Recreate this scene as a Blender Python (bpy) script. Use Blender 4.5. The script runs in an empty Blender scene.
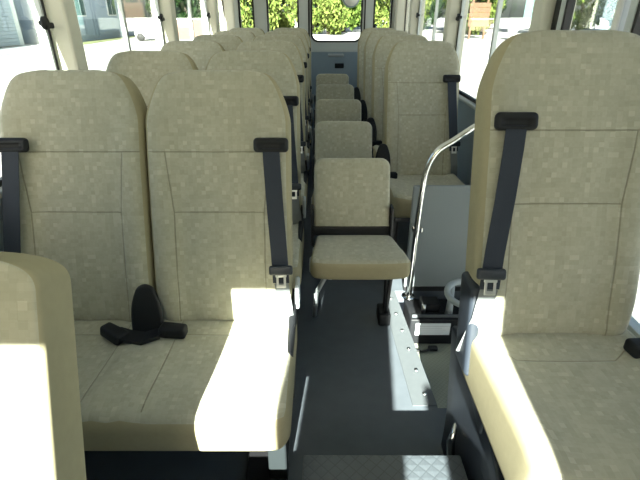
import bpy, bmesh, math, random
from mathutils import Vector, Matrix, Euler
random.seed(7)
sc = bpy.context.scene
COL = sc.collection
PI = math.pi
def R(d): return math.radians(d)

# ------------------------------------------------------------------ materials
def newmat(name):
    m = bpy.data.materials.new(name); m.use_nodes = True
    nt = m.node_tree
    for n in list(nt.nodes): nt.nodes.remove(n)
    out = nt.nodes.new('ShaderNodeOutputMaterial')
    return m, nt, out
class NB:
    """tiny node helper"""
    def __init__(s, nt): s.nt = nt
    def n(s, t, **kw):
        x = s.nt.nodes.new(t)
        for k, v in kw.items(): setattr(x, k, v)
        return x
    def put(s, sock, v):
        if isinstance(v, bpy.types.NodeSocket): s.nt.links.new(v, sock)
        else: sock.default_value = v
    def math(s, op, a, b=None, clamp=False):
        x = s.n('ShaderNodeMath', operation=op, use_clamp=clamp)
        s.put(x.inputs[0], a)
        if b is not None: s.put(x.inputs[1], b)
        return x.outputs[0]
    def mix(s, f, a, b):
        x = s.n('ShaderNodeMix', data_type='RGBA')
        s.put(x.inputs[0], f); s.put(x.inputs[6], a); s.put(x.inputs[7], b)
        return x.outputs[2]
def plain(name, col, rough=0.5, metal=0.0, noise=0.0, nscale=40.0, bump=0.0, spec=0.5):
    m, nt, out = newmat(name); b = NB(nt)
    p = b.n('ShaderNodeBsdfPrincipled')
    p.inputs['Roughness'].default_value = rough; p.inputs['Metallic'].default_value = metal
    p.inputs['Specular IOR Level'].default_value = spec
    c4 = (*col, 1)
    if noise or bump:
        tc = b.n('ShaderNodeTexCoord'); nz = b.n('ShaderNodeTexNoise')
        nz.inputs['Scale'].default_value = nscale; nz.inputs['Detail'].default_value = 4
        nt.links.new(tc.outputs['Object'], nz.inputs['Vector'])
        d = tuple(max(0, c * (1 - noise)) for c in col); l = tuple(min(1, c * (1 + noise)) for c in col)
        nt.links.new(b.mix(nz.outputs['Fac'], (*d, 1), (*l, 1)), p.inputs['Base Color'])
        if bump:
            bp = b.n('ShaderNodeBump'); bp.inputs['Strength'].default_value = bump; bp.inputs['Distance'].default_value = .002
            nt.links.new(nz.outputs['Fac'], bp.inputs['Height']); nt.links.new(bp.outputs[0], p.inputs['Normal'])
    else:
        p.inputs['Base Color'].default_value = c4
    nt.links.new(p.outputs[0], out.inputs[0])
    return m

def fabric(name, seams):
    """beige moquette woven in small square mosaics; seams = list of (u0,v0,u1,v1) stitched lines in metres"""
    m, nt, out = newmat(name); b = NB(nt)
    p = b.n('ShaderNodeBsdfPrincipled'); p.inputs['Roughness'].default_value = .95
    p.inputs['Specular IOR Level'].default_value = .15
    p.inputs['Sheen Weight'].default_value = .25
    uv = b.n('ShaderNodeUVMap'); uv.uv_map = 'UVMap'
    def cells(size, seed):
        sca = b.n('ShaderNodeVectorMath', operation='SCALE'); sca.inputs['Scale'].default_value = 1 / size
        nt.links.new(uv.outputs[0], sca.inputs[0])
        add = b.n('ShaderNodeVectorMath', operation='ADD'); nt.links.new(sca.outputs[0], add.inputs[0]); add.inputs[1].default_value = (seed, seed * 1.7, 0)
        fl = b.n('ShaderNodeVectorMath', operation='FLOOR'); nt.links.new(add.outputs[0], fl.inputs[0])
        w = b.n('ShaderNodeTexWhiteNoise', noise_dimensions='2D'); nt.links.new(fl.outputs[0], w.inputs['Vector'])
        return w.outputs['Value']
    a = cells(.0135, 3.31); c = cells(.027, 11.7); d = cells(.0068, 5.5)
    t = b.math('ADD', b.math('MULTIPLY', a, .45), b.math('MULTIPLY', c, .35))
    t = b.math('ADD', t, b.math('MULTIPLY', d, .2))
    col = b.mix(t, (.365, .348, .262, 1), (.475, .462, .362, 1))
    hot = b.math('MULTIPLY', b.math('GREATER_THAN', a, .94), .3)
    col = b.mix(hot, col, (.58, .565, .45, 1))
    sep = b.n('ShaderNodeSeparateXYZ'); nt.links.new(uv.outputs[0], sep.inputs[0])
    U, V = sep.outputs[0], sep.outputs[1]
    mask = None
    for (u0, v0, u1, v1) in seams:
        L = math.hypot(u1 - u0, v1 - v0); dx, dy = (u1 - u0) / L, (v1 - v0) / L
        pu = b.math('SUBTRACT', U, u0); pv = b.math('SUBTRACT', V, v0)
        s = b.math('ADD', b.math('MULTIPLY', pu, dx), b.math('MULTIPLY', pv, dy))
        q = b.math('ADD', b.math('MULTIPLY', pu, -dy), b.math('MULTIPLY', pv, dx))
        near = b.math('SUBTRACT', 1.0, b.math('DIVIDE', b.math('ABSOLUTE', q), .0030), clamp=True)
        ins = b.math('MULTIPLY', b.math('GREATER_THAN', s, 0.0), b.math('LESS_THAN', s, L))
        k = b.math('MULTIPLY', near, ins)
        mask = k if mask is None else b.math('MAXIMUM', mask, k)
    if mask is not None:
        col = b.mix(b.math('MULTIPLY', mask, .55), col, (.14, .12, .07, 1))
    nt.links.new(col, p.inputs['Base Color'])
    nz = b.n('ShaderNodeTexNoise'); nz.inputs['Scale'].default_value = 900
    nt.links.new(uv.outputs[0], nz.inputs['Vector'])
    hgt = b.math('MULTIPLY', nz.outputs['Fac'], .25)
    if mask is not None: hgt = b.math('SUBTRACT', hgt, b.math('MULTIPLY', mask, 2.5))
    bp = b.n('ShaderNodeBump'); bp.inputs['Strength'].default_value = .5; bp.inputs['Distance'].default_value = .003
    nt.links.new(hgt, bp.inputs['Height']); nt.links.new(bp.outputs[0], p.inputs['Normal'])
    nt.links.new(p.outputs[0], out.inputs[0])
    return m

def diamond(name, col, size=.03, rough=.45, depth=.002):
    m, nt, out = newmat(name); b = NB(nt)
    p = b.n('ShaderNodeBsdfPrincipled'); p.inputs['Roughness'].default_value = rough
    tc = b.n('ShaderNodeTexCoord'); sep = b.n('ShaderNodeSeparateXYZ'); nt.links.new(tc.outputs['Object'], sep.inputs[0])
    X, Y = sep.outputs[0], sep.outputs[1]
    def tri(e):
        f = b.math('FRACT', b.math('DIVIDE', e, size)); return b.math('ABSOLUTE', b.math('SUBTRACT', f, .5))
    m1 = b.math('MAXIMUM', tri(b.math('ADD', X, Y)), tri(b.math('SUBTRACT', X, Y)))
    g = b.math('GREATER_THAN', m1, .45)
    nz = b.n('ShaderNodeTexNoise'); nz.inputs['Scale'].default_value = 9; nt.links.new(tc.outputs['Object'], nz.inputs['Vector'])
    c1 = b.mix(nz.outputs['Fac'], (*[c * .85 for c in col], 1), (*[c * 1.15 for c in col], 1))
    col2 = b.mix(b.math('MULTIPLY', g, .5), c1, (*[c * .45 for c in col], 1))
    nt.links.new(col2, p.inputs['Base Color'])
    bp = b.n('ShaderNodeBump'); bp.inputs['Strength'].default_value = .6; bp.inputs['Distance'].default_value = depth
    nt.links.new(b.math('SUBTRACT', 1.0, m1), bp.inputs['Height']); nt.links.new(bp.outputs[0], p.inputs['Normal'])
    nt.links.new(p.outputs[0], out.inputs[0])
    return m

def glassmat(name, tint=(.93, .97, .95), refl=.05):
    m, nt, out = newmat(name); b = NB(nt)
    t = b.n('ShaderNodeBsdfTransparent'); t.inputs[0].default_value = (*tint, 1)
    g = b.n('ShaderNodeBsdfGlossy'); g.inputs['Roughness'].default_value = .02
    lw = b.n('ShaderNodeLayerWeight'); lw.inputs[0].default_value = .25
    mx = b.n('ShaderNodeMixShader')
    nt.links.new(b.math('MULTIPLY', lw.outputs['Fresnel'], .35), mx.inputs[0])
    nt.links.new(t.outputs[0], mx.inputs[1]); nt.links.new(g.outputs[0], mx.inputs[2])
    nt.links.new(mx.outputs[0], out.inputs[0])
    return m

def leafmat(name, c1, c2):
    m, nt, out = newmat(name); b = NB(nt)
    d = b.n('ShaderNodeBsdfDiffuse'); tr = b.n('ShaderNodeBsdfTranslucent')
    geo = b.n('ShaderNodeNewGeometry')
    col = b.mix(geo.outputs['Random Per Island'], (*c1, 1), (*c2, 1))
    nt.links.new(col, d.inputs[0]); nt.links.new(col, tr.inputs[0])
    mx = b.n('ShaderNodeMixShader'); mx.inputs[0].default_value = .3
    nt.links.new(d.outputs[0], mx.inputs[1]); nt.links.new(tr.outputs[0], mx.inputs[2])
    nt.links.new(mx.outputs[0], out.inputs[0])
    return m

BACK_SEAMS = [(-.25, .59, .25, .59), (-.15, .392, .15, .392), (-.15, -.02, -.15, .392), (.15, -.02, .15, .392), (-.15, .392, -.168, .59), (.15, .392, .168, .59)]
M = {}
M['fab_back'] = fabric('seat_moquette_back', BACK_SEAMS)
M['fab_double'] = fabric('seat_moquette_double', [(cx + s * .15, -.21, cx + s * .15, .22) for cx in (-.2375, .2375) for s in (-1, 1)] + [(cx - .15, .135, cx + .15, .135) for cx in (-.2375, .2375)])
M['fab_single'] = fabric('seat_moquette_single', [(-.15, .115, .12, .115), (.12, .115, .19, .17), (-.15, .115, -.2, .17)])
M['fab_plain'] = fabric('seat_moquette_plain', [])
M['tan'] = plain('tan_side_cloth', (.355, .318, .205), .85, noise=.08, nscale=60, spec=.2)
M['black'] = plain('black_plastic', (.010, .011, .013), .55, noise=.2, nscale=30, spec=.3)
M['black_metal'] = plain('black_painted_steel', (.014, .014, .016), .4)
M['navy'] = plain('dark_navy_plastic', (.020, .026, .036), .42, noise=.15, nscale=25)
M['web'] = plain('navy_belt_webbing', (.020, .027, .042), .75, noise=.25, nscale=400, bump=.3)
M['chrome'] = plain('chrome', (.78, .78, .76), .12, 1.0)
M['steel'] = plain('belt_tongue_steel', (.7, .71, .7), .3, 1.0)
M['greyplastic'] = plain('light_grey_plastic', (.42, .46, .48), .45, noise=.06, nscale=20)
M['leggrey'] = plain('grey_leg_cover', (.016, .020, .022), .7, noise=.06, nscale=20, spec=.1)
M['floor'] = plain('dark_vinyl_floor', (.082, .096, .112), .6, noise=.18, nscale=14, bump=.25)
M['step'] = diamond('step_vinyl', (.30, .31, .24), .022, .6)
M['tread'] = diamond('tread_plate', (.085, .10, .115), .042, .4, .003)
M['alu'] = plain('edge_strip', (.085, .096, .104), .55, .0, noise=.1)
M['cream'] = plain('cream_pillar_trim', (.60, .59, .50), .55, noise=.04, nscale=12)
M['ceil'] = plain('ceiling_lining', (.80, .80, .77), .9)
M['greywall'] = plain('pale_grey_panel', (.50, .54, .54), .5, noise=.04, nscale=8)
M['bluewall'] = plain('blue_grey_panel', (.27, .345, .41), .5, noise=.06, nscale=8)
M['partition'] = plain('grey_partition_laminate', (.235, .265, .275), .45, noise=.05, nscale=6)
M['rubber'] = plain('black_window_rubber', (.01, .01, .011), .6)
M['sash'] = plain('grey_sash_aluminium', (.38, .42, .43), .35, .6)
M['glass'] = glassmat('window_glass')
M['white'] = plain('white_paint', (.78, .79, .77), .4)
M['label'] = plain('paper_label', (.74, .79, .81), .6)
M['ink'] = plain('label_ink', (.48, .51, .53), .7)
M['concrete'] = plain('bright_concrete', (.30, .30, .285), .9, noise=.12, nscale=.6)
M['road'] = plain('pale_asphalt', (.14, .16, .18), .9, noise=.1, nscale=.8)
M['lawn'] = plain('dry_lawn', (.10, .12, .04), .95, noise=.5, nscale=3)
M['garage'] = plain('grey_shutter', (.26, .31, .32), .6, noise=.05, nscale=1)
M['house'] = plain('pale_blue_siding', (.36, .43, .50), .8, noise=.08, nscale=.7)
M['housedark'] = plain('slate_blue_base', (.21, .27, .33), .8, noise=.15, nscale=1)
M['creamwall'] = plain('cream_stucco', (.55, .55, .47), .9, noise=.05)
M['winglass'] = plain('house_window_glass', (.07, .12, .12), .15)
M['pink'] = plain('weathered_pink_render', (.13, .085, .065), .9, noise=.25, nscale=1.5)
M['board'] = plain('brown_timber', (.085, .042, .02), .8, noise=.35, nscale=5)
M['teal'] = plain('pale_teal_sheet', (.05, .10, .10), .7)
M['bark'] = plain('bark', (.10, .08, .06), .95, noise=.4, nscale=6, bump=.5)
M['leafA'] = leafmat('leaves_yellow_green', (.045, .075, .015), (.165, .20, .055))
M['leafB'] = leafmat('leaves_mid_green', (.025, .055, .010), (.11, .16, .035))
M['leafC'] = leafmat('leaves_dark', (.008, .022, .009), (.03, .055, .02))
M['tyre'] = plain('tyre', (.02, .02, .02), .8)

# ------------------------------------------------------------------ mesh builder
def axis_pts(s, r, k, m):
    h = s / 2
    a = [-h + r * i / k for i in range(k)]
    inner = s - 2 * r
    mid = [-h + r + inner * i / m for i in range(m + 1)]
    b = [h - r + r * i / k for i in range(1, k + 1)]
    return a + mid + b
class MB:
    def __init__(s):
        s.bm = bmesh.new(); s.uv = s.bm.loops.layers.uv.new('UVMap')
    def face(s, vs, uvs=None, mi=0, smooth=True):
        try: f = s.bm.faces.new(vs)
        except ValueError: return None
        f.material_index = mi; f.smooth = smooth
        if uvs:
            for l, u in zip(f.loops, uvs): l[s.uv].uv = u
        return f
    def rbox(s, size, r=.01, c=(0, 0, 0), k=2, m=(1, 1, 1), fn=None, mat=None, mi=0, mifn=None, smooth=True):
        r = min(r, min(size) * .499)
        ax = [axis_pts(size[i], r, k, m[i]) for i in range(3)]
        inn = [size[i] / 2 - r for i in range(3)]
        cache = {}
        def vert(p):
            key = tuple(round(q, 6) for q in p)
            if key in cache: return cache[key]
            q = [max(-inn[i], min(inn[i], p[i])) for i in range(3)]
            d = Vector([p[i] - q[i] for i in range(3)])
            if d.length > 1e-9: d = d.normalized() * r
            o = Vector(q) + d
            if fn: o = Vector(fn(o.x, o.y, o.z))
            o = o + Vector(c)
            if mat: o = mat @ o
            v = s.bm.verts.new(o); cache[key] = v
            return v
        for a in range(3):
            b, d = (a + 1) % 3, (a + 2) % 3
            for sg in (-1, 1):
                for i in range(len(ax[b]) - 1):
                    for j in range(len(ax[d]) - 1):
                        ps = []
                        for (ii, jj) in ((i, j), (i + 1, j), (i + 1, j + 1), (i, j + 1)):
                            p = [0, 0, 0]; p[a] = sg * size[a] / 2; p[b] = ax[b][ii]; p[d] = ax[d][jj]; ps.append(p)
                        if sg < 0: ps.reverse()
                        if a == 2: uvs = [(p[0], p[1]) for p in ps]
                        elif a == 1: uvs = [(p[0], p[2] + 2) for p in ps]
                        else: uvs = [(p[1] + 3, p[2] + 2) for p in ps]
                        mm = mifn(a, sg) if mifn else mi
                        s.face([vert(p) for p in ps], uvs, mm, smooth)
        return s
    def box(s, lo, hi, r=.004, mi=0, mat=None, k=1):
        size = [hi[i] - lo[i] for i in range(3)]; c = [(hi[i] + lo[i]) / 2 for i in range(3)]
        return s.rbox(size, r, c, k, (1, 1, 1), mi=mi, mat=mat, smooth=False)
    def tube(s, pts, rad, n=12, mi=0, close=True, mat=None):
        pts = [Vector(p) for p in pts]; rings = []
        rads = rad if isinstance(rad, (list, tuple)) else [rad] * len(pts)
        up = None
        for i, p in enumerate(pts):
            t = (pts[min(i + 1, len(pts) - 1)] - pts[max(i - 1, 0)]).normalized()
            if up is None:
                up = Vector((0, 0, 1)) if abs(t.z) < .9 else Vector((0, 1, 0))
            a = t.cross(up).normalized(); bq = a.cross(t).normalized(); up = bq
            ring = []
            for j in range(n):
                an = 2 * PI * j / n
                o = p + (a * math.cos(an) + bq * math.sin(an)) * rads[i]
                if mat: o = mat @ o
                ring.append(s.bm.verts.new(o))
            rings.append(ring)
        for i in range(len(rings) - 1):
            for j in range(n):
                s.face([rings[i][j], rings[i][(j + 1) % n], rings[i + 1][(j + 1) % n], rings[i + 1][j]], None, mi)
        if close:
            s.face(list(reversed(rings[0])), None, mi); s.face(rings[-1], None, mi)
        return s
    def ribbon(s, pts, w, t, side, mi=0):
        """flat strap through pts, width w along unit vector side, thickness t"""
        pts = [Vector(p) for p in pts]; side = Vector(side).normalized(); rings = []; dist = 0
        for i, p in enumerate(pts):
            tg = (pts[min(i + 1, len(pts) - 1)] - pts[max(i - 1, 0)]).normalized()
            nrm = tg.cross(side).normalized()
            rings.append([s.bm.verts.new(p + side * (w / 2) * a + nrm * (t / 2) * b) for a, b in ((-1, -1), (1, -1), (1, 1), (-1, 1))])
        for i in range(len(rings) - 1):
            for j in range(4):
                s.face([rings[i][j], rings[i][(j + 1) % 4], rings[i + 1][(j + 1) % 4], rings[i + 1][j]], None, mi, False)
        s.face(list(reversed(rings[0])), None, mi, False); s.face(rings[-1], None, mi, False)
        return s
    def disc(s, c, r, t, axis='Y', n=28, mi=0):
        c = Vector(c); d = {'X': Vector((1, 0, 0)), 'Y': Vector((0, 1, 0)), 'Z': Vector((0, 0, 1))}[axis] * (t / 2)
        return s.tube([c - d, c + d], r, n, mi)
    def prism(s, poly, z0, z1, mi=0):
        a = [s.bm.verts.new((x, y, z0)) for x, y in poly]; b = [s.bm.verts.new((x, y, z1)) for x, y in poly]
        n = len(poly)
        s.face(list(reversed(a)), None, mi, False); s.face(b, None, mi, False)
        for i in range(n): s.face([a[i], a[(i + 1) % n], b[(i + 1) % n], b[i]], None, mi, False)
        return s
    def build(s, name, mats, parent=None, loc=(0, 0, 0), rot=(0, 0, 0)):
        bmesh.ops.recalc_face_normals(s.bm, faces=s.bm.faces)
        me = bpy.data.meshes.new(name); s.bm.to_mesh(me); s.bm.free()
        if not isinstance(mats, (list, tuple)): mats = [mats]
        for m in mats: me.materials.append(M[m] if isinstance(m, str) else m)
        o = bpy.data.objects.new(name, me); COL.objects.link(o)
        o.location = loc; o.rotation_euler = rot; o.parent = parent
        return o
def inst(name, src, parent, loc, rot=(0, 0, 0), scale=(1, 1, 1)):
    o = bpy.data.objects.new(name, src.data); COL.objects.link(o); o.parent = parent
    o.location = loc; o.rotation_euler = rot; o.scale = scale
    return o
def tag(o, label, cat, group=None, kind=None):
    o['label'] = label; o['category'] = cat
    if group: o['group'] = group
    if kind: o['kind'] = kind
    return o
def empty(name, loc, label, cat, group=None, rz=0):
    o = bpy.data.objects.new(name, None); COL.objects.link(o); o.location = loc; o.rotation_euler = (0, 0, rz)
    return tag(o, label, cat, group)
def struct(o): o['kind'] = 'structure'; return o
def sempty(name):
    o = bpy.data.objects.new(name, None); COL.objects.link(o); return struct(o)
def copy_tree(o, parent=None):
    c = o.copy(); COL.objects.link(c); c.parent = parent
    for ch in list(o.children): copy_tree(ch, c)
    return c

# ------------------------------------------------------------------ seat backrest
def sstep(a, b, x):
    t = max(0, min(1, (x - a) / (b - a))); return t * t * (3 - 2 * t)
def backrest_mb(W=.474, Wt=.471, L=.85, t0=.10, bol=.022, shoulder=.165, p=2.85, notch=.10, rc=.030, cham=True):
    mb = MB(); rings = []; infos = []
    vs = [0, .012, .03, .06, .10, .15, .22, .30, .38, .46, .54]
    vs = [v * (L / .85) for v in vs]
    v0 = L - shoulder
    vs = [v for v in vs if v < v0 - .01] + [v0 + shoulder * math.sin(PI / 2 * i / 16) for i in range(0, 17)]
    for v in vs:
        w = (W + (Wt - W) * v / L) / 2
        if v < .14: w *= 1 - notch * (1 - v / .14) ** 2
        sc_ = 0
        if v > v0:
            sc_ = (v - v0) / shoulder
            if cham: w = w * (1 - .25 * sc_ ** 1.45 - .14 * sc_ ** 9) * (1 - .30 * (max(0, sc_ - .90) / .10) ** 2)
            else: w = max(w * max(.0, 1 - sc_ ** p) ** (1 / p), .10 * W)
        t = t0
        if sc_ > 0: t = t0 * (.45 + .55 * (max(0, 1 - sc_ ** 5)) ** .5)
        if v < .03: t = t0 * (.75 + .25 * (v / .03) ** .5)
        r = min(rc, t * .45, w * .45)
        ring = []; info = []
        nF = 18
        def add(x, y, zone): ring.append((x, y)); info.append(zone)
        def frontY(x):
            a = abs(x) / max(w, 1e-6)
            lum = .012 * math.exp(-((v - .22) / .13) ** 2) * (1 - a * a)
            fade = 1 - sstep(v0 - .10, v0 + .10, v)
            return -bol * sstep(.50, .80, a) * fade - lum + bol * .35 * (1 - a * a) * (1 - fade)
        yf = -t * .5
        for i in range(nF + 1):
            x = -(w - r) + 2 * (w - r) * i / nF
            add(x, yf + frontY(x), 'f')
        fy = frontY(w - r)
        for i in range(1, 6):
            a = PI / 2 * i / 5
            add(w - r + r * math.sin(a), yf + r - r * math.cos(a) + fy * (1 - i / 5 * .6), 'c' if i < 3 else 's')
        rb = r * .6
        for i in range(0, 4):
            a = PI / 2 * i / 3
            add(w - rb + rb * math.cos(a), t * .5 - rb + rb * math.sin(a), 's')
        for i in range(1, 8):
            add((w - rb) * (1 - 2 * i / 8), t * .5, 'b')
        for i in range(0, 4):
            a = PI / 2 * i / 3
            add(-(w - rb) - rb * math.sin(a), t * .5 - rb + rb * math.cos(a), 's')
        for i in range(5, 0, -1):
            a = PI / 2 * i / 5
            add(-(w - r) - r * math.sin(a), yf + r - r * math.cos(a) + fy * (1 - i / 5 * .6), 'c' if i < 3 else 's')
        rings.append([mb.bm.verts.new((x, y, v)) for x, y in ring]); infos.append((ring, info))
    n = len(rings[0])
    for i in range(len(rings) - 1):
        for j in range(n):
            k = (j + 1) % n
            z0, z1 = infos[i][1][j], infos[i][1][k]
            mi = 0 if (z0 in 'fc' and z1 in 'fc') else 1
            us = [(infos[i][0][j][0], vs[i]), (infos[i][0][k][0], vs[i]), (infos[i + 1][0][k][0], vs[i + 1]), (infos[i + 1][0][j][0], vs[i + 1])]
            mb.face([rings[i][j], rings[i][k], rings[i + 1][k], rings[i + 1][j]], us, mi)
    mb.face(list(reversed(rings[0])), None, 1); mb.face(rings[-1], [(q[0], L) for q in infos[-1][0]], 0)
    return mb
def cushion_mb(W, D, T, centers, half, front_tan=True, taper=0.0, r=.035, bol=.014):
    """origin at rear top centre; front towards -Y"""
    def fn(x, y, z):
        top = sstep(-T * .1, T * .5, z)
        d = (y + D / 2) / D            # 0 front .. 1 rear
        dz = 0
        best = min(centers, key=lambda c: abs(x - c)); a = abs(x - best) / half
        dz += bol * sstep(.55, .9, a) - (.012 * sstep(.93, 1.02, a) if len(centers) > 1 and abs(x) < .08 else 0)
        dz -= .012 * (1 - min(1, a) ** 2) * math.sin(PI * max(0, min(1, d)))
        dz += .028 * (1 - d)
        if d < .22: dz -= .022 * ((.22 - d) / .22) ** 2
        x2 = x * (1 - taper * d)
        rr = abs(x) / (W / 2)
        yy = y + (.03 * max(0, (rr - .8) / .2) ** 2 if y < 0 and len(centers) == 1 else (.022 * max(0, (rr - .88) / .12) ** 2 if y < 0 else 0))
        return (x2, yy, z + dz * top)
    mb = MB()
    mb.rbox((W, D, T), r, (0, 0, 0), 4, (24 if len(centers) > 1 else 14, 12, 2), fn=fn,
            mifn=lambda a, sg: 0 if (a == 2 and sg > 0) else 1)
    bmesh.ops.translate(mb.bm, verts=mb.bm.verts, vec=(0, -D / 2, -T / 2))
    return mb

# shared belt meshes
def guide_mb():
    mb = MB()
    def fn(x, y, z):
        if y < 0 and abs(x) < .040 and -.011 < z < .006: y = y + .012
        return (x, y, z)
    mb.rbox((.112, .028, .046), .013, (0, 0, 0), 3, (9, 1, 6), fn=fn)
    return mb
def buckle_mb():
    mb = MB()
    mb.rbox((.088, .052, .040), .011, (0, 0, 0), 2, (1, 1, 1), fn=lambda x, y, z: (x, y * (1 - .18 * (x > 0)), z))
    return mb
TILT = R(16)
def on_back(x, v, off):
    """point 'off' in front of the reclined back, seat-local coordinates (joint at z=0,y=0)"""
    return Vector((x, v * math.sin(TILT) - off * math.cos(TILT), v * math.cos(TILT) + off * math.sin(TILT)))
def belt(root, cx, s, zj, anchor, off=.178, fan=.028):
    """three-point belt on side s of the seat centred on cx; zj = joint height above the root"""
    J = Vector((0, 0.06, zj))
    gx = cx + s * off
    g = guide_mb().build('belt_guide', 'black', root, J + on_back(gx, .598, .076), (TILT * -1, 0, 0))
    ends = [(gx, .587, .082), (gx + s * fan * .1, .53, .086), (gx + s * fan * .4, .40, .094), (gx + s * fan * .8, .25, .100), (gx + s * fan, .15, .105)]
    pts = [J + on_back(*e) for e in ends]
    MB().ribbon(pts, .054, .003, (1, 0, 0)).build('belt_webbing', 'web', root)
    tp = J + on_back(gx + s * fan, .195, .112)
    tg = MB().rbox((.078, .018, .032), .008, k=2).build('belt_stop', 'navy', root, tp, (-TILT, 0, s * .05))
    t = MB()
    t.box((-.016, -.002, -.052), (-.008, .002, -.012)); t.box((.008, -.002, -.052), (.016, .002, -.012))
    t.box((-.016, -.002, -.060), (.016, .002, -.048)); t.box((-.018, -.002, -.024), (.018, .002, -.008))
    t.build('belt_tongue', 'steel', tg)
    low = [J + on_back(gx + s * fan, .15, .104), J + on_back(gx + s * (fan + .012), .06, .09), J + Vector(anchor)]
    MB().ribbon(low, .046, .003, (1, .25 * s, 0)).build('lap_webbing', 'greyweb', root)
M['greyweb'] = plain('grey_belt_webbing', (.19, .205, .215), .75, noise=.2, nscale=400, bump=.3)

BACK = backrest_mb().build('backrest_source', ['fab_back', 'tan'])
BACKMESH = BACK.data
COL.objects.unlink(BACK); 
def put_back(root, x, z):
    o = bpy.data.objects.new('backrest', BACKMESH); COL.objects.link(o); o.parent = root
    o.location = (x, .06, z - .014); o.rotation_euler = (-TILT, 0, 0); return o

def stalk(root, x, z, w=.105, h=.225):
    mb = MB()
    mb.rbox((w, .022, h), .0105, (0, 0, h / 2), 3, (4, 1, 10), fn=lambda X, Y, Z: (X * (1 - .5 * max(0, ((Z + h / 2) / h - .55) / .45) ** 2), Y, Z - .012 * (abs(X) / (w / 2)) ** 2 * (Z > 0)))
    return mb.build('buckle_stalk', 'black', root, (x, -.078, z - .035), (-TILT * .9, 0, 0))

def make_double(zj=.45):
    root = empty('double_seat', (0, 0, 0), 'double seat', 'bus seat', 'two-person seats along the wall opposite the door')
    cushion_mb(.965, .485, .115, (-.2375, .2375), .2375).build('seat_cushion', ['fab_double', 'tan'], root, (.008, .045, zj + .008))
    for x in (-.2375, .2375): put_back(root, x, zj)
    belt(root, .2375, 1, zj, (.462, -.03, -.06))
    belt(root, -.2375, -1, zj, (-.462, -.03, -.06))
    stalk(root, -.0, zj)
    b = buckle_mb().build('buckle', 'black', root, (.088, -.075, zj + .036), (0, R(2), R(-4)))
    b = buckle_mb().build('buckle', 'black', root, (-.100, -.095, zj + .040), (R(6), R(-8), R(152)))
    MB().ribbon([(-.085, -.100, zj + .044), (-.045, -.105, zj + .034), (.0, -.108, zj + .030), (.055, -.090, zj + .040)], .055, .012, (0, 1, 0)).build('buckle_strap', 'black', root)
    # steel underframe, side covers and legs
    f = MB()
    f.box((-.44, -.38, zj - .15), (.44, -.34, zj - .115)); f.box((-.44, -.06, zj - .15), (.44, -.02, zj - .115))
    f.box((-.42, -.38, zj - .15), (-.38, -.02, zj - .115)); f.box((.38, -.38, zj - .15), (.42, -.02, zj - .115))
    f.build('underframe', 'black_metal', root)
    for sx in (-.33, .432):
        MB().rbox((.062, .05, zj - .13), .008, (sx, -.25, (zj - .13) / 2), 2).build('leg', 'leggrey', root)
    MB().box((.32, -.40, .0), (.46, -.02, .022)).build('foot_rail', 'black_metal', root)
    c = MB()
    c.rbox((.024, .30, .20), .010, (.476, -.03, zj - .07), 3, (1, 6, 4), fn=lambda x, y, z: (x, y, z + .05 * sstep(0, .15, y)))
    sd = c.build('side_cover', 'black', root)
    MB().rbox((.016, .07, .10), .008, (.492, .085, zj + .08), 3).build('recline_lever', 'greyplastic', sd)
    # rear shell low down
    MB().box((-.45, .085, .06), (.45, .11, zj - .02)).build('rear_shroud', 'black', root)
    return root
def make_single(s=1, zj=.45, base='leg'):
    """s = side of the belt (+1 = towards +X)"""
    root = empty('single_seat', (0, 0, 0), 'single seat', 'bus seat', 'single seats beside the aisle')
    cushion_mb(.485, .53 if base != 'leg' else .485, .17 if base != 'leg' else .12, (0,), .24).build('seat_cushion', ['fab_single', 'tan'], root, (0, .05, zj + .008))
    put_back(root, 0, zj)
    belt(root, 0, s, zj, (s * .242, -.03, -.07), .174 if base == 'leg' else .165, .028 if base == 'leg' else .050)
    st = stalk(root, -s * .255, zj + .02, .10, .25)
    b = buckle_mb().build('buckle', 'black', root, (-s * .205, -.075, zj + .035), (0, 0, R(8)))
    if base == 'leg':
        f = MB()
        f.box((-.21, -.38, zj - .15), (.21, -.34, zj - .115)); f.box((-.21, -.06, zj - .15), (.21, -.02, zj - .115))
        f.box((-.21, -.38, zj - .15), (-.17, -.02, zj - .115)); f.box((.17, -.38, zj - .15), (.21, -.02, zj - .115))
        f.build('underframe', 'black_metal', root)
        for sx in (-.18, .18):
            MB().rbox((.05, .05, zj - .15), .008, (sx, -.20, (zj - .15) / 2), 2).build('leg', 'black_metal', root)
        MB().rbox((.026, .30, .20), .012, (-.252, -.03, zj - .08), 3).build('side_cover', 'black', root)
    return root

# ------------------------------------------------------------------ layout constants
PITCH = .79; Y1 = 1.293
XL, XR, YB = -1.09, 1.00, 6.15
ZB, ZT = .865, 1.70
# doubles
dnames = [
 'beige double seat in first row behind driver seat, sun patch on its cushion',
 'beige double seat in second row, directly behind the sunlit one',
 'beige double seat in third row, beside second folding aisle seat',
 'beige double seat in fourth row, beside third folding aisle seat',
 'beige double seat in fifth row, last but one before back wall',
 'beige double seat in last row against the back wall']
D0 = make_double()
for i in range(6):
    o = D0 if i == 0 else copy_tree(D0)
    o.location = (-.572, Y1 + PITCH * i - .012, 0); o['label'] = dnames[i]
snames = [
 'beige single seat behind grey partition and chrome grab rail',
 'beige single seat second behind the partition, mostly hidden by the first',
 'beige single seat third behind the partition along door side',
 'beige single seat in last row on door side, against the back wall']
S0 = make_single(1)
for i in range(4):
    o = S0 if i == 0 else copy_tree(S0)
    o.location = (.655, Y1 + PITCH * (i + 2) - .012, 0); o['label'] = snames[i]
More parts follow.
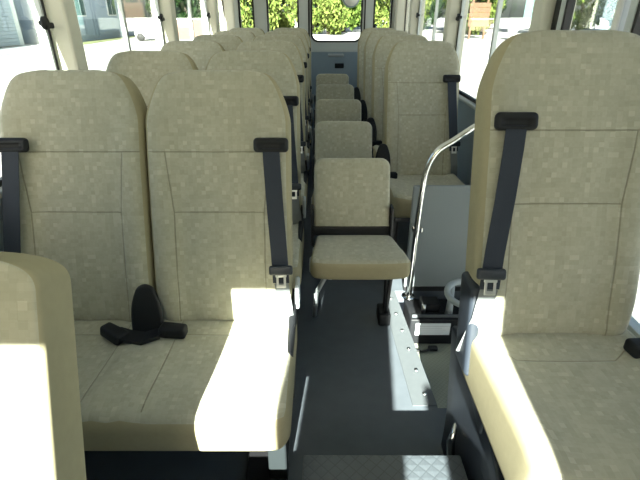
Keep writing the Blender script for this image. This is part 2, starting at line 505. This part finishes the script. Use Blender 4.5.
# large front single seat by the door
F0 = make_single(-1, .575, 'box')
F0.location = (.678, 1.062 - .012, 0)
F0['label'] = 'large beige front seat by the door, belt on aisle side, dark plastic base'; 
del F0['group']
sh = MB()
sh.rbox((.03, .74, .46), .010, (-.206, -.20, .225), 2, (1, 8, 6), fn=lambda x, y, z: (x - .012 * sstep(-.1, -.23, z), y + .06 * (z / .23), z - .17 * sstep(.10, -.30, y) * (z > 0)))
shb = sh.build('base_cover', 'navy', F0)
MB().box((-.20, -.40, 0), (.22, .06, .41)).build('seat_pedestal', 'black', F0)
MB().tube([(-.232, -.05, .02), (-.244, -.03, .08), (-.246, -.01, .16), (-.232, .01, .22)], [.010, .014, .014, .006], 10).build('slide_lever', 'chrome', shb)
MB().rbox((.03, .30, .12), .012, (-.212, .0, .46), 3, (1, 5, 3), fn=lambda x, y, z: (x, y, z - .05 * sstep(-.0, -.15, y))).build('hinge_cover', 'navy', F0)
MB().rbox((.034, .11, .27), .014, (-.238, .045, .60), 3, (1, 3, 6), fn=lambda x, y, z: (x, y + .22 * z, z)).build('recline_cover', 'navy', F0)

# driver seat
DS = empty('driver_seat', (-.615, .30, .19), 'beige driver seat seen at frame edge, upright back in strong sun', 'driver seat')
dbm = backrest_mb(.49, .45, .635, .085, .008, .06, 3.4, .05, .010, False)
db = dbm.build('backrest', ['fab_plain', 'tan'], DS, (0, .05, .335), (R(-22), 0, 0))
cushion_mb(.49, .46, .12, (0,), .24).build('seat_cushion', ['fab_plain', 'tan'], DS, (0, .02, .36))
MB().rbox((.24, .09, .20), .04, (-.02, .03, .80), 4, (4, 2, 3)).build('headrest', ['fab_plain'], db)
p = MB(); p.tube([(-.06, .04, .64), (-.06, .04, .73)], .007); p.tube([(.06, .04, .64), (.06, .04, .73)], .007); p.build('headrest_post', 'chrome', db)
MB().box((-.20, -.38, 0), (.20, .04, .25), .02).build('seat_pedestal', 'black', DS)

# folding aisle seats
def make_jump():
    root = empty('folding_seat', (0, 0, 0), 'folding seat', 'folding seat', 'fold-down seats in the aisle')
    L = .322
    mb = MB()
    def fn(x, y, z):
        a = abs(x) / .18
        return (x * (1 - .03 * max(0, z) / .17), y - .006 * (1 - a * a) * (y < 0), z)
    # rounded upper corners by a back made of rings
    rings = []
    vs = [0, .006, .02, .1, .2, L - .045] + [L - .045 + .045 * math.sin(PI / 2 * i / 8) for i in range(1, 9)]
    for v in vs:
        w = .183 - .004 * v / L
        if v > L - .045:
            s_ = (v - (L - .045)) / .045; w -= .045 * (1 - math.sqrt(max(0, 1 - s_ * s_)))
        t = .052
        if v > L - .02: t *= .6 + .4 * math.sqrt(max(0, 1 - ((v - L + .02) / .02) ** 2))
        if v < .012: t *= .75
        r = .02 if t > .045 else t * .4
        ring = []
        for i in range(13): ring.append((-(w - r) + 2 * (w - r) * i / 12, -t / 2 - .006 * (1 - ((i - 6) / 6) ** 2)))
        for i in range(1, 5): a = PI / 2 * i / 4; ring.append((w - r + r * math.sin(a), -t / 2 + r - r * math.cos(a)))
        for i in range(0, 5): a = PI / 2 * i / 4; ring.append((w - .012 + .012 * math.cos(a), t / 2 - .012 + .012 * math.sin(a)))
        for i in range(1, 6): ring.append(((w - .012) * (1 - 2 * i / 6), t / 2))
        for i in range(0, 5): a = PI / 2 * i / 4; ring.append((-(w - .012) - .012 * math.sin(a), t / 2 - .012 + .012 * math.cos(a)))
        for i in range(4, 0, -1): a = PI / 2 * i / 4; ring.append((-(w - r) - r * math.sin(a), -t / 2 + r - r * math.cos(a)))
        rings.append((v, ring, [mb.bm.verts.new((x, y, v)) for x, y in ring]))
    n = len(rings[0][1])
    for i in range(len(rings) - 1):
        for j in range(n):
            k = (j + 1) % n
            fab = j < 16 or j >= n - 4
            mb.face([rings[i][2][j], rings[i][2][k], rings[i + 1][2][k], rings[i + 1][2][j]],
                    [(rings[i][1][j][0], rings[i][0]), (rings[i][1][k][0], rings[i][0]), (rings[i + 1][1][k][0], rings[i + 1][0]), (rings[i + 1][1][j][0], rings[i + 1][0])], 0 if fab else 1)
    mb.face(list(reversed(rings[0][2])), None, 1); mb.face(rings[-1][2], [(q[0], L) for q in rings[-1][1]], 0)
    mb.build('backrest', ['fab_plain', 'tan'], root, (0, .0, .498), (-TILT, 0, 0))
    def cf(x, y, z):
        d = (y + .16) / .32
        wx = x * (1.10 - .19 * d)
        return (wx + .012 * (1 - d), y + .018 * (abs(x) / .2) ** 4 * (y < 0), z + .02 * (1 - d) - .008 * (z > 0) * ((max(0, .3 - d)) / .3) ** 2)
    mb = MB(); mb.rbox((.405, .32, .100), .028, (0, 0, 0), 4, (10, 8, 2), fn=cf, mifn=lambda a, sg: 0 if (a == 2 and sg > 0) else 1)
    mb.build('seat_cushion', ['fab_plain', 'tan'], root, (.014, -.155, .404))
    MB().box((-.185, -.005, .445), (.185, .03, .49), .004).build('hinge_bar', 'black_metal', root)
    for s in (-1, 1):
        MB().box((s * .19 - .006, -.03, .40), (s * .19 + .006, .03, .60)).build('hinge_plate', 'black_metal', root)
    br = MB(); br.tube([(-.165, -.20, .37), (-.175, -.10, .365), (-.175, 0, .37)], .014); br.rbox((.035, .10, .05), .015, (-.185, -.14, .36), 3); br.build('hinge_arm', 'greyplastic', root)
    lg = MB(); lg.tube([(.185, -.17, .375), (.18, -.13, .15), (.18, -.11, .02)], .011, 10); lg.tube([(.185, -.03, .375), (.18, -.06, .15), (.18, -.08, .02)], .011, 10)
    leg = lg.build('folding_leg', 'black_metal', root)
    MB().rbox((.06, .11, .07), .01, (.172, -.095, .042), 2).build('leg_foot', 'black', leg)
    lf = MB(); lf.tube([(-.15, -.20, .37), (-.10, -.16, .30), (-.15, -.08, .26)], .010, 10); lf.tube([(-.12, -.22, .36), (-.17, -.14, .20), (-.18, -.06, .014)], .012, 10); lf.build('support_strut', 'greyplastic', root)
    return root
J0 = make_jump()
jn = ['folding aisle seat with its whole cushion in view, first in the aisle',
      'second folding aisle seat, only its backrest showing above the first',
      'third folding aisle seat, middle of the row of five',
      'fourth folding aisle seat, last but one before back door',
      'last folding aisle seat, smallest in view, before the blue-grey back door']
for i in range(5):
    o = J0 if i == 0 else copy_tree(J0)
    o.location = (.152 - .004 * i, 2.0 + PITCH * i, 0); o['label'] = jn[i]

# ------------------------------------------------------------------ bus shell
# floors
mb = MB()
mb.prism([(-1.10, .80), (-.05, .80), (-.05, .976), (.44, .976), (.44, -1.0), (1.0, -1.0), (1.0, 1.33), (.475, 1.33), (.425, 2.19), (1.0, 2.19), (1.0, 6.15), (-1.10, 6.15)], -.08, 0)
struct(mb.build('floor', 'floor'))
mb = MB()
mb.prism([(-1.10, -1.0), (.438, -1.0), (.438, .970), (-.054, .970), (-.054, .794), (-1.10, .794)], -.08, .182)
struct(mb.build('floor_front', 'floor'))
struct(MB().box((.38, 1.34, -.24), (1.05, 2.19, -.20), .002).build('floor_step', 'step'))
mb = MB(); mb.box((.475, 1.315, -.2), (1.0, 1.328, -.082), .001)
struct(mb.build('wall_step_front', 'black'))
tp = MB().rbox((.49, .62, .010), .0045, (0, 0, 0), 2, fn=None)
tp = tp.build('tread_plate', 'tread', None, (.193, .655, .1875))
tag(tp, 'diamond-pattern tread plate on raised front floor at bottom of the aisle', 'tread plate')
# aisle edge strip with bolts beside the door step
es = empty('edge_strip', (.45, 1.76, .0), 'grey bolted edge strip between aisle floor and door step', 'edging')
MB().prism([(-.075, -.42), (.024, -.42), (-.026, .42), (-.105, .42)], .001, .005).build('strip', 'alu', es)
for k in range(6):
    y = -.36 + .14 * k
    MB().disc((-.012 - .06 * (y + .42), y, .007), .008, .005, 'Z', 12).build('bolt', 'steel', es)

# left wall (below belt, header)
def panel(name, lo, hi, m, r=.004): return struct(MB().box(lo, hi, r).build(name, m))
panel('wall_left', (XL - .07, -1.0, -.40), (XL, YB, ZB), 'bluewall')
panel('trim_1', (XL - .06, -1.0, ZB), (XL + .025, YB, ZB + .025), 'greywall', .008)
panel('trim_2', (XL - .07, -1.0, ZT), (XL + .02, YB, 1.84), 'cream')
panel('wall_right', (XR, 2.13, -.40), (XR + .07, YB, ZB), 'bluewall')
panel('wall_right_front', (XR, -1.0, -.40), (XR + .07, .80, ZB), 'bluewall')
panel('trim_3', (XR - .025, 2.16, ZB), (XR + .06, YB, ZB + .025), 'greywall', .008)
panel('trim_4', (XR - .02, -1.0, ZT), (XR + .07, YB, 1.84), 'cream')
panel('ceiling', (XL - .08, -1.02, 1.84), (XR + .08, YB + .08, 1.92), 'ceil')
# pillars
def pillar(k, side, y0, y1):
    if side < 0: return panel('trim_%d' % k, (XL - .07, y0, ZB + .02), (XL + .07, y1, ZT + .01), 'cream', .012)
    return panel('trim_%d' % k, (XR - .07, y0, ZB + .02), (XR + .07, y1, ZT + .01), 'cream', .012)
k = 5
for (y0, y1) in ((-1.0, -.9), (.55, .65), (2.04, 2.14), (3.50, 3.61), (4.97, 5.09)):
    pillar(k, -1, y0, y1); k += 1
for (y0, y1) in ((-1.0, -.9), (.70, .82), (2.13, 2.24), (3.67, 3.78), (5.20, 5.31)):
    pillar(k, 1, y0, y1); k += 1
panel('trim_%d' % k, (XL - .07, 5.83, ZB), (-.985, YB + .06, 1.84), 'cream', .02); k += 1
panel('trim_%d' % k, (.90, 6.02, ZB), (XR + .07, YB + .06, 1.84), 'cream', .02); k += 1
# sliding side windows
def window(n, X, s, y0, y1, sash, latch=True, ZT=ZT):
    """s=+1 room is towards +X"""
    root = sempty('window_%d' % n)
    g = MB(); g.box((X - .003, y0, ZB + .03), (X + .003, y1, ZT), .0005); g.build('glass', 'glass', root)
    f = MB()
    f.box((X - .006, y0, ZB + .025), (X + .006, y0 + .010, ZT), .002); f.box((X - .006, y1 - .010, ZB + .025), (X + .006, y1, ZT), .002)
    f.box((X - .012, y0, ZB + .025), (X + .012, y1, ZB + .045), .002); f.box((X - .012, y0, ZT - .02), (X + .012, y1, ZT), .002)
    f.build('rubber_frame', 'rubber', root)
    if sash:
        b = MB(); b.box((X - .010, sash - .014, ZB + .04), (X + .016, sash + .008, ZT), .002); b.build('sash_bar', 'sash', root)
        b = MB(); b.box((X - .008, sash + .009, ZB + .04), (X + .014, sash + .016, ZT), .001); b.build('sash_seal', 'rubber', root)
    if latch:
        yl = y1 - .05
        b = MB(); b.box((X - .010, yl + .002, ZB + .04), (X + .014, yl + .016, ZT), .002); lb = b.build('end_bar', 'greywall', root)
        b = MB(); b.disc((X + s * .035, yl - .03, 1.385), .024, .012, 'X', 20); b.rbox((.03, .03, .02), .006, (X + s * .02, yl - .012, 1.385), 2)
        b.rbox((.012, .05, .022), .005, (X + s * .03, yl + .01, 1.375), 2)
        b.build('latch', 'black', lb)
    return root
XGL, XGR = XL - .015, XR + .015
window(1, XGL, 1, .65, 2.04, 1.33)
window(2, XGL, 1, 2.14, 3.50, 2.83)
window(3, XGL, 1, 3.61, 4.97, 4.32)
window(4, XGL, 1, 5.09, 5.83, None, False)
window(5, XGL, 1, -.90, -.45, None, False, 1.40)  # driver window cut short and low to hold back the sun
panel('wall_left_sun_block', (XL - .07, -.45, ZB + .02), (XL + .02, .64, ZT + .01), 'cream', .01)  # unseen panel added to block sun through the driver's side window
panel('trim_40', (XL - .07, -.90, 1.40), (XL + .02, -.45, ZT + .01), 'cream', .01)  # unseen filler added over the lowered window to stop sun streaks
window(6, XGR, -1, 2.24, 3.67, 2.90)
window(7, XGR, -1, 3.78, 5.20, 4.46)
window(8, XGR, -1, 5.31, 6.02, None, False)
window(9, XGR, -1, -.90, .70, -.1)
# passenger door with two glazed leaves
d1 = sempty('door_1')
for (a, b_) in ((.83, 1.62), (1.65, 2.085)):
    f = MB()
    f.box((XR - .02, a, -.19), (XR + .02, a + .03, ZT), .003); f.box((XR - .02, b_ - .035, -.19), (XR + .02, b_, ZT), .003)
    f.box((XR - .02, a, -.19), (XR + .02, b_, -.08), .003); f.box((XR - .02, a, ZT - .05), (XR + .02, b_, ZT), .003)
    f.box((XR - .02, a, .50), (XR + .02, b_, .54), .003)
    lf = f.build('door_leaf', 'greywall', d1)
    MB().box((XR - .003, a + .028, -.09), (XR + .003, b_ - .034, ZT - .045), .0005).build('glass', 'glass', lf)
    MB().box((XR - .016, b_ - .048, -.09), (XR + .016, b_ - .034, ZT - .04), .002).build('rubber_seal', 'rubber', lf)
MB().box((XR - .022, 2.085, -.19), (XR + .03, 2.128, ZT), .002).build('rubber_seal', 'rubber', d1)
MB().tube([(.965, 1.645, .2), (.965, 1.645, 1.66)], .011, 10).build('handrail', 'white', d1)

# rear wall with windows and door
def rbar(mb, x0, x1, z0, z1): mb.box((x0, YB, z0), (x1, YB + .06, z1), .004)
mb = MB()
rbar(mb, XL - .07, -.145, -.40, 1.08); rbar(mb, .552, XR + .07, -.40, 1.08)
for (a, b_) in ((-.80, -.64), (-.26, -.145), (.552, .65), (.87, .99)): rbar(mb, a, b_, 1.08, 1.84)
rbar(mb, XL - .07, XR + .07, 1.76, 1.84)
struct(mb.build('wall_back', 'greywall'))
def rwin(n, x0, x1):
    root = sempty('window_%d' % n)
    MB().box((x0, YB + .03, 1.07), (x1, YB + .036, 1.77), .0005).build('glass', 'glass', root)
    f = MB()
    f.box((x0 - .004, YB - .004, 1.07), (x0 + .016, YB + .05, 1.77), .002); f.box((x1 - .016, YB - .004, 1.07), (x1 + .004, YB + .05, 1.77), .002)
    f.box((x0, YB - .004, 1.07), (x1, YB + .05, 1.09), .002); f.build('rubber_frame', 'rubber', root)
rwin(10, -.98, -.80); rwin(11, -.64, -.26); rwin(12, .65, .87)
d2 = sempty('door_2')
def rr_ring(x0, x1, z0, z1, rad, n=8):
    pts = []
    for (cx, cz, a0) in ((x1 - rad, z1 - rad, 0), (x0 + rad, z1 - rad, 90), (x0 + rad, z0 + rad, 180), (x1 - rad, z0 + rad, 270)):
        for i in range(n + 1):
            a = R(a0 + 90 * i / n); pts.append((cx + rad * math.cos(a), cz + rad * math.sin(a)))
    return pts
def ring_frame(mb, outer, inner, y0, y1):
    n = len(outer)
    A = [mb.bm.verts.new((x, y0, z)) for x, z in outer]; B = [mb.bm.verts.new((x, y0, z)) for x, z in inner]
    C = [mb.bm.verts.new((x, y1, z)) for x, z in outer]; D = [mb.bm.verts.new((x, y1, z)) for x, z in inner]
    for i in range(n):
        j = (i + 1) % n
        mb.face([A[i], A[j], B[j], B[i]], None, 0, False); mb.face([C[i], D[i], D[j], C[j]], None, 0, False)
        mb.face([A[i], C[i], C[j], A[j]], None, 0, False); mb.face([B[i], B[j], D[j], D[i]], None, 0, False)
DX0, DX1 = -.125, .535
mb = MB(); ring_frame(mb, rr_ring(DX0, DX1, .97, 1.82, .012), rr_ring(-.10, .505, 1.085, 1.75, .08), YB + .005, YB + .05)
mb.build('upper_panel', 'greywall', d2)
mb = MB(); mb.box((DX0, YB + .008, -.3), (DX1, YB + .05, .965), .006); mb.build('lower_panel', 'bluewall', d2)
mb = MB(); ring_frame(mb, rr_ring(-.112, .517, 1.073, 1.76, .09), rr_ring(-.092, .497, 1.093, 1.742, .075), YB - .004, YB + .03)
mb.build('window_rubber', 'rubber', d2)
MB().box((-.10, YB + .034, 1.08), (.505, YB + .040, 1.75), .0005).build('glass', 'glass', d2)
mb = MB(); mb.box((-.145, YB - .002, -.3), (-.125, YB + .05, 1.83), .002); mb.box((.535, YB - .002, -.3), (.552, YB + .05, 1.83), .002); mb.build('door_seal', 'rubber', d2)
MB().rbox((.20, .035, .035), .012, (.20, YB - .008, .925), 3).build('pull_handle', 'greyplastic', d2)
MB().rbox((.115, .02, .06), .018, (.245, YB + .002, .80), 3).build('latch_recess', 'black', d2)
MB().box((DX0 + .01, YB - .002, .962), (DX1 - .01, YB + .01, .975), .002).build('panel_lip', 'greywall', d2)
rm = empty('round_mirror', (.37, YB - .02, 1.56), 'small round pale mirror at top of back door window', 'mirror')
MB().disc((0, 0, 0), .105, .02, 'Y', 32).build('rim', 'bluewall', rm)
MB().disc((0, -.012, 0), .088, .008, 'Y', 32).build('mirror_face', 'white', rm)

# unseen front wall, its wide post and narrow windscreen openings added to shape sunlight
mb = MB()
HW = 1.815
mb.box((XL - .07, -1.0, -.4), (XR + .07, -.93, .85)); mb.box((XL - .07, -1.0, HW), (XR + .07, -.93, 1.84))
mb.box((-.300, -1.0, .85), (.068, -.93, HW)); mb.box((.200, -1.0, .80), (.325, -.93, 1.29)); mb.box((.32, -1.0, .85), (XR + .07, -.93, HW)); mb.box((XL - .07, -1.0, .85), (-.80, -.93, HW))  # added post and side blocks that keep sun off aisle and step
struct(mb.build('wall_front_sun_mask', 'navy'))
for n, (a, b_) in ((13, (-.80, -.300)), (14, (.068, .32))):
    r_ = sempty('window_%d' % n); MB().box((a, -.968, .85), (b_, -.962, HW), .0005).build('glass', 'glass', r_)

# ------------------------------------------------------------------ partition, grab rail, heater
pt = empty('partition_panel', (.74, 2.19, 0), 'grey half-height partition between door step and single seats', 'partition')
MB().rbox((.53, .022, .63), .008, (0, 0, .32), 2).build('panel', 'partition', pt)
MB().box((-.265, -.014, .005), (.265, .014, .035), .003).build('bottom_rail', 'black_metal', pt)
def bez(pts, n=6):
    """Catmull-Rom smoothing"""
    P = [Vector(p) for p in pts]; out = []
    for i in range(len(P) - 1):
        p0, p1, p2, p3 = P[max(i - 1, 0)], P[i], P[i + 1], P[min(i + 2, len(P) - 1)]
        for j in range(n):
            t = j / n
            out.append(.5 * ((2 * p1) + (-p0 + p2) * t + (2 * p0 - 5 * p1 + 4 * p2 - p3) * t * t + (-p0 + 3 * p1 - 3 * p2 + p3) * t ** 3))
    out.append(P[-1]); return out
gr = empty('grab_rail', (.5, 2.12, 0), 'bent chrome grab rail in front of the grey partition', 'grab rail')
MB().tube(bez([(-.005, 0, .006), (-.003, 0, .2), (.0, 0, .45), (.008, 0, .66), (.022, 0, .76), (.06, 0, .835), (.13, 0, .885), (.22, 0, .95), (.40, .03, 1.06), (.475, .05, 1.10)]), .0145, 14).build('rail', 'chrome', gr)
MB().disc((-.005, 0, .006), .034, .010, 'Z', 20).build('floor_flange', 'chrome', gr)
MB().box((-.02, .0, .40), (.03, .065, .43), .004).build('clamp', 'chrome', gr)
ht = empty('heater_box', (.66, 2.06, -.20), 'low black heater box with pale label on the door step', 'heater')
MB().rbox((.36, .20, .165), .01, (0, 0, .0845), 2).build('casing', 'black', ht)
lb = MB().box((-.15, -.106, .070), (.035, -.1005, .145), .001).build('label_plate', 'label', ht)
mb = MB(); mb.box((-.15, -.1075, .128), (.035, -.1062, .130), .0003)
for i in range(4): mb.box((-.125, -.1068, .078 + .012 * i), (-.01 + .012 * (i % 3), -.1062, .0792 + .012 * i), .0002)
mb.build('label_lines', 'ink', lb)
MB().box((-.17, -.085, .168), (.17, -.075, .185), .002).build('lid_lip', 'alu', ht)
MB().rbox((.10, .09, .05), .01, (-.06, .01, .192), 2).build('valve_block', 'black', ht)
mb = MB(); mb.disc((-.10, -.03, .19), .012, .05, 'Z', 14); mb.build('knob', 'steel', ht)
cb = MB().tube(bez([(-.165, -.10, .04), (-.168, -.13, .012), (-.14, -.16, .010), (-.10, -.165, .012), (-.07, -.15, .012)]), .007, 8)
cb.rbox((.05, .03, .022), .008, (-.055, -.145, .013), 2); cb.build('cable', 'black', ht)
rg = empty('ring_handle', (.748, 1.94, -.2), 'grey plastic ring handle beside black heater box, half behind front seat', 'handle')
ring = [(math.cos(a) * .10, math.sin(a) * .085, .345 + math.sin(a) * .02) for a in [2 * PI * i / 32 for i in range(33)]]
MB().tube(ring, .016, 12, close=False).build('ring', 'greyplastic', rg)
MB().tube([(-.055, .07, .170), (-.055, .07, .24), (-.058, .065, .345)], [.020, .017, .013], 12).build('post', 'greyplastic', rg)

# ------------------------------------------------------------------ outside
ZG = -.75
g = MB(); g.box((-150, -60, ZG - .2), (150, 160, ZG), .001); struct(g.build('ground', 'concrete'))
g = MB(); g.box((-19.6, 8, ZG), (-16.9, 33.0, ZG + .02), .001); struct(g.build('road', 'road'))
g = MB(); g.box((-17.9, 34.5, ZG), (-16.6, 60, ZG + .03), .001); tag(g.build('lawn', 'lawn'), 'strip of lawn in front of the pale blue house outside', 'lawn', kind='stuff')
# garage, its shuttered front parallel to the bus
gb = empty('garage_building', (-20.6, 27, ZG), 'grey shuttered garage building outside the first window', 'building')
MB().box((-9, -8, 0), (-.3, 8, 5.5), .01).build('wall', 'creamwall', gb)
s_ = MB()
for i in range(20): s_.box((-.29, -7.6, .05 + i * .22), (-.10, 7.2, .26 + i * .22), .02)
s_.build('shutter', 'garage', gb)
hb = empty('house', (-18, 41.5, ZG), 'pale blue-grey house with a lawn in front outside second window', 'building')
MB().box((-7, -5.6, 1.55), (0, 5.2, 6), .01).build('upper_wall', 'house', hb)
MB().box((-6.9, -5.55, 0), (-.03, 5.15, 1.55), .01).build('base_wall', 'housedark', hb)
MB().box((-7.2, -5.8, 5.9), (.25, 5.4, 6.2), .01).build('roof', 'garage', hb)
for wy in (-4.2, 1.6):
    w = MB(); w.box((-.02, wy, 1.75), (.06, wy + 1.7, 3.2), .01); f = w.build('window_frame', 'white', hb)
    w = MB(); w.box((.05, wy + .1, 1.83), (.08, wy + .8, 3.12), .004); w.box((.05, wy + .9, 1.83), (.08, wy + 1.6, 3.12), .004); w.build('pane', 'winglass', f)
van = empty('white_van', (-13.4, 40, ZG), 'white van parked outside beside the pale blue house', 'van')
MB().rbox((2.3, 1.8, 1.35), .16, (0, 0, .95), 4, (2, 2, 2)).build('body', 'white', van)
MB().box((-1.0, -.93, 1.12), (.9, -.88, 1.5), .03).build('side_window', 'white', van)
for wx in (-.7, .7): MB().disc((wx, -.82, .30), .30, .2, 'Y', 20).build('wheel', 'tyre', van)
pw = empty('garden_wall', (-10.6, 41, ZG), 'low weathered pinkish garden wall outside beyond the van', 'garden wall')
MB().box((-1.6, 0, 0), (1.2, .25, 1.5), .01).build('wall_panel', 'pink', pw)
MB().box((-1.65, -.03, 1.5), (1.25, .28, 1.6), .01).build('coping', 'creamwall', pw)
sb = empty('timber_signboard', (13.2, 42, ZG), 'brown timber signboard on two posts outside on door side', 'signboard')
mb = MB()
for i in range(5): mb.box((-.85, 0, .95 + .36 * i), (.85, .06, 1.29 + .36 * i), .01)
mb.build('board', 'board', sb)
for x in (-.6, .6): MB().box((x - .08, .06, 0), (x + .08, .2, 3.0), .01).build('post', 'board', sb)
tb = empty('banner_stand', (15.6, 37, ZG), 'pale teal banner on a white pole outside on door side', 'banner')
MB().box((-.75, 0, 1.2), (.35, .03, 3.6), .005).build('banner', 'teal', tb)
MB().tube([(-.02, -.05, 0), (-.02, -.05, 4)], .11, 10).build('pole', 'white', tb)

# trees
def tree_mesh(seed, leaf, crown_lo, crown_hi, rad, nl, ls, nclump=22):
    rd = random.Random(seed); mb = MB()
    cl = []
    for i in range(nclump):
        a = rd.uniform(0, 2 * PI); t = rd.random(); z = crown_lo + (crown_hi - crown_lo) * t
        rr = rad * math.sqrt(max(.1, 1 - (2 * t - .9) ** 2)) * rd.uniform(.3, .72)
        cl.append((rr * math.cos(a), rr * math.sin(a), z, rd.uniform(.6, 1.0) * rad * .38))
    for i in range(nl):
        c = rd.choice(cl)
        d = Vector((rd.gauss(0, 1), rd.gauss(0, 1), rd.gauss(0, .75)))
        d = d.normalized() * c[3] * rd.uniform(.65, 1.05)
        p = Vector(c[:3]) + d
        if p.z < .12: p.z = rd.uniform(.12, .5)
        e = Euler((rd.uniform(0, 6.3), rd.uniform(0, 6.3), rd.uniform(0, 6.3))).to_matrix()
        s = ls * rd.uniform(.6, 1.3)
        vs = [mb.bm.verts.new(p + e @ Vector(q)) for q in ((-s, 0, 0), (0, -s * .5, s * .12), (s, 0, 0), (0, s * .5, s * .12))]
        f = mb.bm.faces.new(vs); f.smooth = False
    me = bpy.data.meshes.new('crown'); mb.bm.to_mesh(me); mb.bm.free(); me.materials.append(M[leaf]); return me
def trunk_mesh(seed, h, r):
    rd = random.Random(seed); mb = MB()
    pts = [(rd.uniform(-.08, .08) * i, rd.uniform(-.08, .08) * i, h * i / 6) for i in range(7)]
    mb.tube(pts, [r * (1.25 - .13 * i) for i in range(7)], 10)
    for k in range(4):
        a = rd.uniform(0, 6.3); b0 = Vector(pts[3 + k % 3]); e = b0 + Vector((math.cos(a) * h * .22, math.sin(a) * h * .22, h * .22))
        mb.tube([b0, (b0 + e) / 2 + Vector((0, 0, -.05)), e], [r * .5, r * .38, r * .2], 8)
    me = bpy.data.meshes.new('trunk'); bmesh.ops.recalc_face_normals(mb.bm, faces=mb.bm.faces); mb.bm.to_mesh(me); mb.bm.free(); me.materials.append(M['bark']); return me
KIND = {
 'bushy': (tree_mesh(1, 'leafA', .5, 6.5, 3.2, 5200, .24), trunk_mesh(1, 5, .18)),
 'bushy2': (tree_mesh(2, 'leafA', .7, 7.2, 3.4, 5200, .26), trunk_mesh(2, 5.5, .2)),
 'mid': (tree_mesh(3, 'leafB', 1.0, 8.0, 3.0, 5000, .24), trunk_mesh(3, 6.5, .2)),
 'dark': (tree_mesh(4, 'leafC', .4, 8.5, 3.4, 5200, .26), trunk_mesh(4, 6.5, .22)),
 'tall': (tree_mesh(5, 'leafB', 3.0, 10.0, 3.0, 4200, .26), trunk_mesh(5, 8, .26)),
}
def tree(kind, x, y, s=1.0, rz=0):
    name = {'bushy': 'bushy_tree', 'bushy2': 'bushy_tree', 'mid': 'green_tree', 'dark': 'dark_tree', 'tall': 'tall_tree'}[kind]
    desc = {'bushy_tree': 'bushy yellow-green tree in sun', 'green_tree': 'mid green leafy tree', 'dark_tree': 'dark green shady tree', 'tall_tree': 'tall tree with bare lower trunk'}[name]
    where = 'beside the house outside' if x < -10.5 else ('beyond the back windows' if x < 18 else 'outside on door side beyond signboard')
    if name == 'dark_tree' and where.startswith('beyond'): where = 'behind the sunlit trees at the back'
    o = empty(name, (x, y, ZG), desc + ' ' + where, 'tree', desc.split(' in sun')[0] + 's ' + where, rz)
    o.scale = (s, s, s)
    for nm, me in zip(('crown', 'trunk'), KIND[kind]):
        c = bpy.data.objects.new(nm, me); COL.objects.link(c); c.parent = o
rd = random.Random(3)
J = lambda: rd.uniform(-.35, .35)
spots = []
for i in range(4): spots.append((['bushy', 'bushy2'][i % 2], -6.2 + 7.0 * i, 50))
for i in range(4): spots.append((['bushy2', 'mid', 'bushy', 'bushy2'][i], -4.5 + 7.0 * i, 56.5))
for i in range(5): spots.append(('dark', -8.0 + 7.0 * i, 64.5))
for i, k in enumerate(['tall', 'bushy', 'tall', 'mid']): spots.append((k, 21.2 + 5.4 * i, 47.5 - 4.6 * i))
for i, k in enumerate(['mid', 'dark', 'mid', 'dark']): spots.append((k, 26.6 + 5.4 * i, 51.0 - 4.6 * i))
for i in range(3): spots.append(('dark', 33.5 + 5.4 * i, 55.5 - 4.6 * i))
spots += [('dark', -13.0, 47.5), ('mid', -12.6, 54.8), ('dark', -15, 62)]
for (kd, x, y) in spots:
    tree(kd, x + J(), y + J(), rd.uniform(.92, 1.02), rd.uniform(0, 6.3))

# ------------------------------------------------------------------ light, camera
sd = bpy.data.lights.new('sun', 'SUN'); sd.energy = 46.0; sd.angle = R(.6); sd.color = (1.0, .96, .88)
so = bpy.data.objects.new('sun', sd); COL.objects.link(so)
dirv = Vector((.10, 1.0, -.539)); so.rotation_euler = dirv.to_track_quat('-Z', 'Y').to_euler()
w = bpy.data.worlds.new('World'); sc.world = w; w.use_nodes = True
nt = w.node_tree
for n in list(nt.nodes): nt.nodes.remove(n)
o_ = nt.nodes.new('ShaderNodeOutputWorld'); bg = nt.nodes.new('ShaderNodeBackground'); sk = nt.nodes.new('ShaderNodeTexSky')
sk.sky_type = 'NISHITA'; sk.sun_disc = False; sk.sun_elevation = R(32); sk.sun_rotation = R(189); sk.dust_density = 3.0; sk.air_density = 1.0
bg.inputs[1].default_value = .30
nt.links.new(sk.outputs[0], bg.inputs[0]); nt.links.new(bg.outputs[0], o_.inputs[0])

cd = bpy.data.cameras.new('camera'); cd.sensor_width = 36; cd.lens = 455 / 640 * 36; cd.clip_start = .02; cd.clip_end = 500
co = bpy.data.objects.new('camera', cd); COL.objects.link(co); co.location = (0, 0, 1.43); co.rotation_euler = (R(90 - 26.8), 0, 0)
sc.camera = co
sc.view_settings.view_transform = 'Standard'; sc.view_settings.look = 'None'; sc.view_settings.gamma = 1; sc.view_settings.use_curve_mapping = False
sc.view_settings.exposure = 0.34
sc.cycles.max_bounces = 10; sc.cycles.diffuse_bounces = 6; sc.cycles.transparent_max_bounces = 24
sc.cycles.sample_clamp_indirect = 6; sc.cycles.use_denoising = True
sc.cycles.caustics_reflective = False; sc.cycles.caustics_refractive = False
